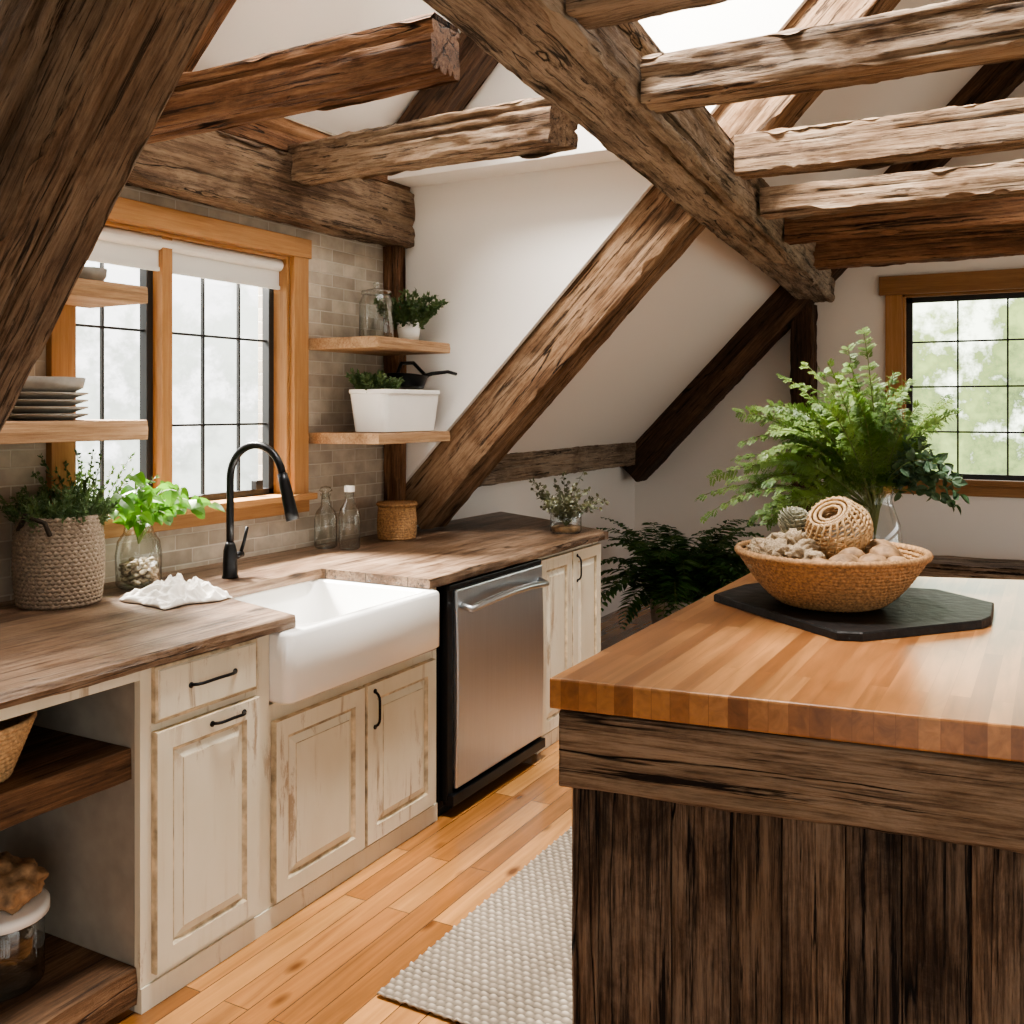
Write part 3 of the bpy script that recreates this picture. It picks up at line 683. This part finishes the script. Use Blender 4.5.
lathe(bm,[(.088,CT+.165),(.07,CT+.172),(0,CT+.176)],(-2.76,3.90,0),30); mk('lid',bm,M_wick,wb,smooth=True)
bm=bmesh.new(); NX=80
bmesh.ops.create_grid(bm,x_segments=NX,y_segments=NX,size=1)
for v in bm.verts:
    x,y=v.co.x,v.co.y; a=math.atan2(y,x); rr=math.sqrt(x*x+y*y)
    edge=1+.25*noise.noise(V((math.cos(a)*1.6,math.sin(a)*1.6,2)))
    f=max(0,1-(max(abs(x),abs(y)))**3)
    w1=noise.noise(V((x*.9+3,y*.9,5)))
    ridge=1-abs(noise.noise(V((x*1.6+w1*1.5,(y+x*.5)*2.6,1.3))))*2.4
    ridge2=1-abs(noise.noise(V((x*3.1+w1,(y-x*.3)*5,4.3))))*2.2
    z=f**.5*(.014+.036*max(0,ridge)+.028*max(0,ridge2))*(1.15-.5*rr)+.004
    v.co=V((-2.49+x*.12*edge+.02*y,2.305+y*.125*edge-.02*x,CT+max(.004,z)))
mk('linen_towel',bm,M_linen,smooth=True,recalc=False,solid=.002)

dv=empty('sprig_vase'); vx,vy=-2.16,4.50; bm=bmesh.new()
lathe(bm,[(0,CT+.001),(.07,CT+.001),(.078,CT+.008),(.078,CT+.105),(.07,CT+.115)],(vx,vy,0),30); mk('glass_bowl',bm,M_glass,dv,smooth=True)
bm=bmesh.new(); lathe(bm,[(0,CT+.004),(.07,CT+.006),(.072,CT+.03),(0,CT+.035)],(vx,vy,0),24); mk('moss',bm,M_pod,dv,smooth=True)
bm=bmesh.new()
for i in range(40):
    a=random.uniform(0,6.28); pts=arch((vx,vy,CT+.03),(math.cos(a)*random.uniform(.2,1.0),math.sin(a)*random.uniform(.2,1.0),1),random.uniform(.18,.30),.9,8); tube(bm,pts,.0014,.0008,4,1,False)
    for k in range(2,9):
        for q in range(3): leaf(bm,pts[k],(pts[k]-pts[k-1]).normalized()*.4+rv(),rv(),random.uniform(.016,.028),.015,3,.1)
mk('sprigs',bm,[M_sprig,M_stem],dv,recalc=False)

bk=empty('storage_basket'); bm=bmesh.new()
coil(bm,[(.10+.005*i,.675+i*.0125) for i in range(11)],(-2.22,1.41,0),.0075,100,40); mk('weave',bm,M_wick2,bk,smooth=True)
bm=bmesh.new(); lathe(bm,[(0,.670),(.1,.670),(.14,.78),(0,.77)],(-2.22,1.41,0),24); mk('liner',bm,M_dry,bk)
ck=empty('cookie_jar'); bm=bmesh.new(); c=(-2.27,1.54,0); z=.120
lathe(bm,[(0,z),(.09,z),(.10,z+.01),(.10,z+.15),(.092,z+.17)],c,36); mk('jar',bm,M_glass,ck,smooth=True)
bm=bmesh.new(); lathe(bm,[(.10,z+.165),(.112,z+.168),(.112,z+.19),(.10,z+.193),(0,z+.195)],c,36); mk('rim_tray',bm,M_white,ck,smooth=True)
def blob(bm,c,s,seed,amp=.15,sub=3,freq=2.2):
    g=bmesh.ops.create_icosphere(bm,subdivisions=sub,radius=1)
    for v in g['verts']:
        k=1+amp*noise.noise(v.co*freq+V((seed,0,0)))+amp*.4*noise.noise(v.co*freq*3+V((seed,0,0)))
        v.co=V((v.co.x*s[0]*k,v.co.y*s[1]*k,v.co.z*s[2]*k))+V(c)
bm=bmesh.new(); blob(bm,(c[0],c[1],.36),(.095,.095,.055),3,.35,4,2.5); mk('rustic_loaf',bm,M_pod,ck,smooth=True)

# ---------------------------------------------------------------- island
isl=empty('kitchen_island')
fy=lambda x: 1.972+.128*(x+.985)
byy=lambda x: 3.64+.30*(x+.985)
XR=.75
bm=bmesh.new(); prism(bm,[(-.988,fy(-.988)),(XR,fy(XR)),(XR,byy(-.0)),(-.05,byy(-.05)),(-.988,byy(-.988))],.862,.93); mk('butcher_block_top',bm,M_butcher,isl,bevel=.005)
ang=math.atan(.128)
def onfront(o): 
    o.matrix_world=Matrix.Translation((-.970,fy(-.970)+.012,0))@Matrix.Rotation(ang,4,'Z')
bm=bmesh.new(); nxa,nza=260,26; rings=[]
for i in range(nxa+1):
    xx=1.74*i/nxa; col_=[]
    for k in range(nza+1):
        t=k/nza; zz=.688+.167*t
        eb=noise.noise(V((xx*4,1,0)))*.005+noise.noise(V((xx*17,1,5)))*.003; et=noise.noise(V((xx*4,9,0)))*.003
        zz+=eb*(1-t)+et*t
        yy=noise.noise(V((xx*2.2,zz*60,3)))*.003+noise.noise(V((xx*5,zz*140,7)))*.0015+.012*max(0,noise.noise(V((xx*1.1,zz*38,11)))-.3)
        if k in(0,nza): yy+=.006
        col_.append((xx,yy,zz))
    rings.append([(xx,.05,.688)]+col_+[(xx,.05,.855)])
loft(bm,rings); o=mk('apron_board',bm,M_apron,isl,smooth=True); onfront(o)
px=[.022,.085,.245,.37,.475,.60,.705,.83,.95,1.08,1.2,1.33,1.46,1.60,1.72]
for i in range(len(px)-1):
    bm=bmesh.new(); a,b_=px[i]+.0012,px[i+1]-.0012; n=50; loops=[]
    dz=random.uniform(-.004,.004); m_=12
    for k in range(n+1):
        z=.0+.70*k/n; e1=noise.noise(V((z*5,i*3.3,0)))*.0018; e2=noise.noise(V((z*5,i*3.3,8)))*.0018; f=.022+dz+noise.noise(V((z*6,i,4)))*.002
        row=[(a+e1,.06,z)]
        for q in range(m_+1):
            t=q/m_; x_=a+e1+(b_+e2-a-e1)*t
            row.append((x_,f+(.003 if q in(0,m_) else 0)+noise.noise(V((x_*70+i,z*3.5,2)))*.0022,z))
        row.append((b_+e2,.06,z)); loops.append(row)
    loft(bm,loops); o=mk('plank_%d'%(i+1),bm,M_plankv,isl); onfront(o)
bm=bmesh.new(); prism(bm,[(-.945,fy(-.945)+.08),(.70,fy(.7)+.08),(.70,3.6),(-.945,3.55)],0,.862); mk('base_core',bm,M_plankv,isl)
bm=bmesh.new(); P=[(-.935,3.0),(-.90,3.22),(-.80,3.36),(-.34,3.42),(-.17,3.26),(-.165,3.04),(-.185,2.97),(-.44,2.66),(-.50,2.64)]
a=[(x,y,.931) for x,y in P]; b_=[(x,y,.950) for x,y in P]; cx=sum(p[0] for p in P)/9; cy=sum(p[1] for p in P)/9
c_=[(x+(cx-x)*.01,y+(cy-y)*.01,.954) for x,y in P]; loft(bm,[a,b_,c_]); mk('charred_serving_board',bm,M_slate)
wbowl=empty('woven_bowl'); bc=(-.585,3.0,0); bm=bmesh.new(); prof=[]
for i in range(16):
    u=i/15; prof.append((.125+.135*(u**.75),.964+.142*u**1.2))
coil(bm,prof,bc,.0072,190,120,amp=.35)
coil(bm,[(.02+.0125*i,.962) for i in range(9)],bc,.0055,90,40); coil(bm,[(.264,1.108)],bc,.010,190,100)
mk('coils',bm,M_wick,wbowl,smooth=True)
bm=bmesh.new(); lathe(bm,[(0,.964),(.12,.966),(.18,1.0),(.242,1.067),(.256,1.10)],bc,48); mk('lining',bm,M_wick,wbowl,smooth=True)
rt=empty('rattan_ball_cup'); mm=Matrix.Rotation(math.radians(-18),4,'Y')@Matrix.Rotation(math.radians(35),4,'X'); bm=bmesh.new(); rc_=(-.575,3.04,1.175)
coil(bm,[(.072+.022*math.sin(i*.35+.3),-.05+i*.011) for i in range(11)],rc_,.0042,80,30,mat=mm,amp=.4)
for i in range(22):
    a=i/22*6.283
    pts=[mm@V(((.075+.022*math.sin(k*.7+.3))*math.cos(a+k*.16),(.075+.022*math.sin(k*.7+.3))*math.sin(a+k*.16),-.055+k*.024))+V(rc_) for k in range(6)]; tube(bm,pts,.0035,.0035,5)
coil(bm,[(.03,.055),(.045,.057),(.06,.058)],rc_,.005,60,24,mat=mm)
mk('weave',bm,M_wick2,rt,smooth=True)
bm=bmesh.new()
for i,(dx,dy,dz,s) in enumerate(((.06,-.13,1.08,.052),(.13,-.09,1.085,.046),(.0,-.15,1.075,.042),(.15,0,1.10,.048),(.12,.10,1.10,.05),(.07,-.06,1.10,.040),(.0,.0,1.04,.05),(.05,.15,1.09,.05),(.19,-.04,1.085,.036))):
    blob(bm,(bc[0]+dx,bc[1]+dy,dz),(s,s*.95,s*.8),i*3,.15)
mk('seed_pods',bm,M_pod,smooth=True)
bm=bmesh.new()
for i,(dx,dy,dz,s) in enumerate(((-.13,-.11,1.095,.060),(-.16,-.03,1.10,.055),(-.07,-.13,1.10,.050),(-.10,-.04,1.12,.055),(-.12,.08,1.10,.062))):
    blob(bm,(bc[0]+dx,bc[1]+dy,dz),(s*1.1,s,s*.7),i*3+20,.75,4,3.4)
mk('burlap_bundle',bm,M_burlap,smooth=True)
def cone(name,c,L,R,tilt,mat):
    bm=bmesh.new(); q=Matrix.Rotation(tilt[0],3,'X')@Matrix.Rotation(tilt[1],3,'Y')
    for i in range(130):
        u=i/130; a=i*2.39996; r=R*math.sin(math.pi*(u*.85+.12))**.8; z=L*(u-.5)
        p=q@V((r*.55*math.cos(a),r*.55*math.sin(a),z)); d=q@V((math.cos(a),math.sin(a),.55)); n=q@V((0,0,1))
        leaf(bm,V(c)+p,d,n,r*.7+.006,.022,3,-.25)
    return mk(name,bm,mat,recalc=False,solid=.002)
cone('artichoke',(-.715,3.10,1.165),.10,.048,(.1,.3),M_sage)

# big vase with feathery greenery
gv=empty('vase_of_greenery'); gx,gy=-.535,3.47; z=.955
bm=bmesh.new(); lathe(bm,[(0,.956),(.06,.955),(.082,z+.02),(.088,z+.10),(.078,z+.19),(.060,z+.24),(.052,z+.27),(.060,z+.31),(.066,z+.318)],(gx,gy,0),40); mk('glass_vase',bm,M_glass,gv,smooth=True)
bm=bmesh.new()
Rv=V((.877,.481,0)); Fv=V((-.481,.877,0))
for i in range(84):
    th=random.uniform(-1.35,.75) if i%3 else random.uniform(-.7,.45)
    f=random.uniform(-.5,.5)
    d=Rv*(math.sin(th)-.16)+Fv*f*.6+V((0,0,math.cos(th)*1.30+.25)); L=random.uniform(.34,.62)*(1 if th<.1 else .74)
    pts=arch((gx+math.sin(th)*.02,gy+f*.03,z+.24),d,L,random.uniform(.7,1.9),16)
    tube(bm,pts,.0026,.0012,5,1,False)
    tube(bm,[(gx+f*.05,gy-f*.04,z+.02),(gx,gy,z+.15),pts[0]],.002,.002,4,1,False)
    for k in range(4,17):
        t=(pts[k]-pts[k-1]).normalized(); side=t.cross(Fv if i%2 else V((0,0,1))).normalized()
        for q in range(4):
            pp=pts[k-1].lerp(pts[k],random.random()); sgn=1 if q%2 else -1
            bd=(t*.8+side*sgn*random.uniform(.5,1.1)+V((0,0,random.uniform(-.5,.3)))).normalized()
            bl=random.uniform(.035,.075)*(1.2-.8*k/17); nb=8; bs=bd.cross(V((.3,-.5,.8))).normalized()
            p0=pp
            for m_ in range(nb):
                bd=(bd+V((0,0,-.07))).normalized(); p1=p0+bd*(bl/nb)
                for s2 in(-1,1):
                    ld=(bd*.7+bs*s2*.8+rv()*.15).normalized(); w_=bd.cross(ld).cross(ld).normalized()*.0018
                    l_=.015*(1.1-.6*m_/nb)
                    bm.faces.new([bm.verts.new(p0+w_*.6),bm.verts.new(p0+ld*l_*.5+w_*1.2),bm.verts.new(p0+ld*l_),bm.verts.new(p0+ld*l_*.5-w_*1.2)])
                p0=p1
mk('feathery_fronds',bm,[M_feather,M_stem],gv,recalc=False)
bm=bmesh.new()
for i in range(12):
    d=Rv*random.uniform(.2,1.0)+Fv*random.uniform(-.5,.2)+V((0,0,random.uniform(.3,1.1)))
    pts=arch((gx,gy,z+.28),d,random.uniform(.2,.28),1.2,10); tube(bm,pts,.002,.001,5,1,False)
    for k in range(3,11):
        for q in range(3): leaf(bm,pts[k],(pts[k]-pts[k-1]).normalized()*.5+rv(),rv(),random.uniform(.03,.05),.026,4,.15)
mk('eucalyptus',bm,[M_euc,M_stem],gv,recalc=False)

fn=empty('potted_fern'); fx2,fy2=-2.12,6.0
bm=bmesh.new(); lathe(bm,[(0,0.001),(.12,.001),(.125,.02),(.16,.30),(.175,.31),(.175,.35),(.16,.35),(.15,.30),(0,.29)],(fx2,fy2,0),36); mk('pot',bm,M_stone,fn,smooth=True)
bm=bmesh.new()
for i in range(95):
    a=random.uniform(0,6.283); el=random.uniform(.5,3.0)
    pts=arch((fx2+.06*math.cos(a),fy2+.06*math.sin(a),.33),(math.cos(a),math.sin(a),el),random.uniform(.5,.80),random.uniform(1.5,2.5),20); tube(bm,pts,.003,.001,4,1,False)
    for k in range(3,21):
        t=(pts[k]-pts[k-1]).normalized(); side=t.cross(V((0,0,1))).normalized(); u=k/20
        for sgn in(-1,1): leaf(bm,pts[k],side*sgn+t*.45+rv()*.12,V((0,0,1))+rv()*.3,.12*math.sin(math.pi*min(1,u*.85+.12))+.01,.030,3,.2)
mk('fronds',bm,[M_fern,M_stem],fn,recalc=False)
be=empty('rustic_bench'); bm=bmesh.new(); rough_board(bm,-1.25,1.0,6.75,7.15,.46,.56,axis='x',amp=.008,seed=4); mk('seat',bm,M_apron,be)
bm=bmesh.new(); box(bm,-1.1,-1.0,6.8,7.1,0,.462); box(bm,.7,.8,6.8,7.1,0,.462); mk('legs',bm,M_dark,be,bevel=.004)
bm=bmesh.new(); box(bm,XW+.01,3.19,YF-.02,YF-.001,0.001,.12); mk('baseboard_far',bm,M_wall,bevel=.003)

# rug
bm=bmesh.new(); rx0,rx1,ry0,ry1=-1.55,-.99,2.10,3.75; st=.0045
nx=int((rx1-rx0)/st); ny=int((ry1-ry0)/st); hl=bm.verts.layers.float.new('h'); grid=[]
for j_ in range(ny+1):
    row=[]
    for i in range(nx+1):
        x=rx0+i*st; y=ry0+j_*st; u=x/.026; k=math.floor(y/.022); vv=y/.022-k
        h=math.sqrt(max(0,math.sin(math.pi*vv)))*(.25+.75*math.sqrt(abs(math.sin(math.pi*(u+.5*(k%2)+.25*vv)))))
        h*=.85+.3*noise.noise(V((x*60,y*60,0)))
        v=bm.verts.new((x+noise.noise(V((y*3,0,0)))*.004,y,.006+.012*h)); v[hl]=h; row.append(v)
    grid.append(row)
for j_ in range(ny):
    for i in range(nx): bm.faces.new([grid[j_][i],grid[j_][i+1],grid[j_+1][i+1],grid[j_+1][i]])
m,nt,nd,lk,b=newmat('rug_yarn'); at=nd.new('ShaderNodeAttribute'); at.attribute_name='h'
r=ramp(nd,[(.0,(.05,.04,.03)),(.6,(.25,.205,.155)),(.98,(.55,.48,.39))]); lk.new(at.outputs['Fac'],r.inputs[0]); lk.new(r.outputs[0],b.inputs['Base Color']); b.inputs['Roughness'].default_value=.95  # yarn darkens with depth: crevice shade between cords put into the colour
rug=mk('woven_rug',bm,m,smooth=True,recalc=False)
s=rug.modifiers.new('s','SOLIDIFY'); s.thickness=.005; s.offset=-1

# ---------------------------------------------------------------- world + lights
wd=bpy.data.worlds.new('outdoors'); scene.world=wd; wd.use_nodes=True; nt=wd.node_tree; nd=nt.nodes; lk=nt.links
bg=nd['Background']; tc=nd.new('ShaderNodeTexCoord'); sp=nd.new('ShaderNodeSeparateXYZ'); lk.new(tc.outputs['Generated'],sp.inputs[0])
n=nd.new('ShaderNodeTexNoise'); n.inputs['Scale'].default_value=20; n.inputs['Detail'].default_value=9; n.inputs['Roughness'].default_value=.7; lk.new(tc.outputs['Generated'],n.inputs['Vector'])
n2=nd.new('ShaderNodeTexNoise'); n2.inputs['Scale'].default_value=6; n2.inputs['Detail'].default_value=3; lk.new(tc.outputs['Generated'],n2.inputs['Vector'])
hz=mth(nd,lk,'ADD',mth(nd,lk,'MULTIPLY',sp.outputs[2],-1.6),mth(nd,lk,'ADD',mth(nd,lk,'MULTIPLY',n.outputs['Fac'],1.0),mth(nd,lk,'MULTIPLY',n2.outputs['Fac'],.7)))
ydir=maprange(nd,lk,sp.outputs[1],.82,.94,0,1)     # denser wood on the gable side of the house
hz=mth(nd,lk,'ADD',hz,mth(nd,lk,'MULTIPLY',ydir,.07))
fac=maprange(nd,lk,hz,.74,.86,0,1)
lf1=mixc(nd,lk,(.20,.23,.17),(.55,.60,.50),maprange(nd,lk,n.outputs['Fac'],.42,.6))
lf2=mixc(nd,lk,(.03,.065,.012),(.34,.44,.12),maprange(nd,lk,n.outputs['Fac'],.40,.62))
leafc=mixc(nd,lk,lf1,lf2,ydir)
skyc=mixc(nd,lk,(1,.985,.96),(1.3,1.4,1.1),ydir)
col=mixc(nd,lk,skyc,leafc,mth(nd,lk,'MULTIPLY',fac,maprange(nd,lk,ydir,0,1,.7,.95))); lk.new(col,bg.inputs[0]); bg.inputs[1].default_value=3.6

def area(name,loc,rot,sx,sy,power,col=(1,1,1),portal=False):
    l=bpy.data.lights.new(name,'AREA'); l.shape='RECTANGLE'; l.size=sx; l.size_y=sy; l.energy=power; l.color=col
    if portal: l.cycles.is_portal=True
    o=bpy.data.objects.new(name,l); o.location=loc; o.rotation_euler=rot; return link(o)
R90=math.radians(90)
area('portal_left',(XW-.16,2.81,1.67),(0,-R90,0),1.04,1.1,1,portal=True)
area('portal_sky',(-1.07,2.77,4.0),(0,0,0),1.25,2.35,1,portal=True)
area('portal_right',(3.28,3.1,.7),(0,R90,0),1.4,5.8,1,portal=True)
area('portal_back',(1.15,-1.88,1.15),(R90,0,0),2.9,2.3,1,portal=True)
area('portal_far',(-.33,YF+.14,1.68),(-R90,0,0),1.26,1.27,1,portal=True)
def aim(o,t): o.rotation_euler=(V(t)-o.location).to_track_quat('-Z','Y').to_euler()
o=area('daylight_left',(-4.9,3.0,3.7),(0,0,0),.8,.8,3000,(1,.945,.86)); aim(o,(-1.6,2.9,.8))
o=area('daylight_sky',(-1.5,2.4,5.0),(0,0,0),.8,1.0,850,(1,.95,.88)); aim(o,(-1.3,3.4,0))

# ---------------------------------------------------------------- camera
cd=bpy.data.cameras.new('camera'); cd.sensor_width=36; cd.lens=36*1000/1024; cd.shift_y=-102/1024; cd.clip_start=.05
co=bpy.data.objects.new('camera',cd); co.location=(0,0,1.52); co.rotation_euler=(R90,0,math.atan(.548)); link(co); scene.camera=co
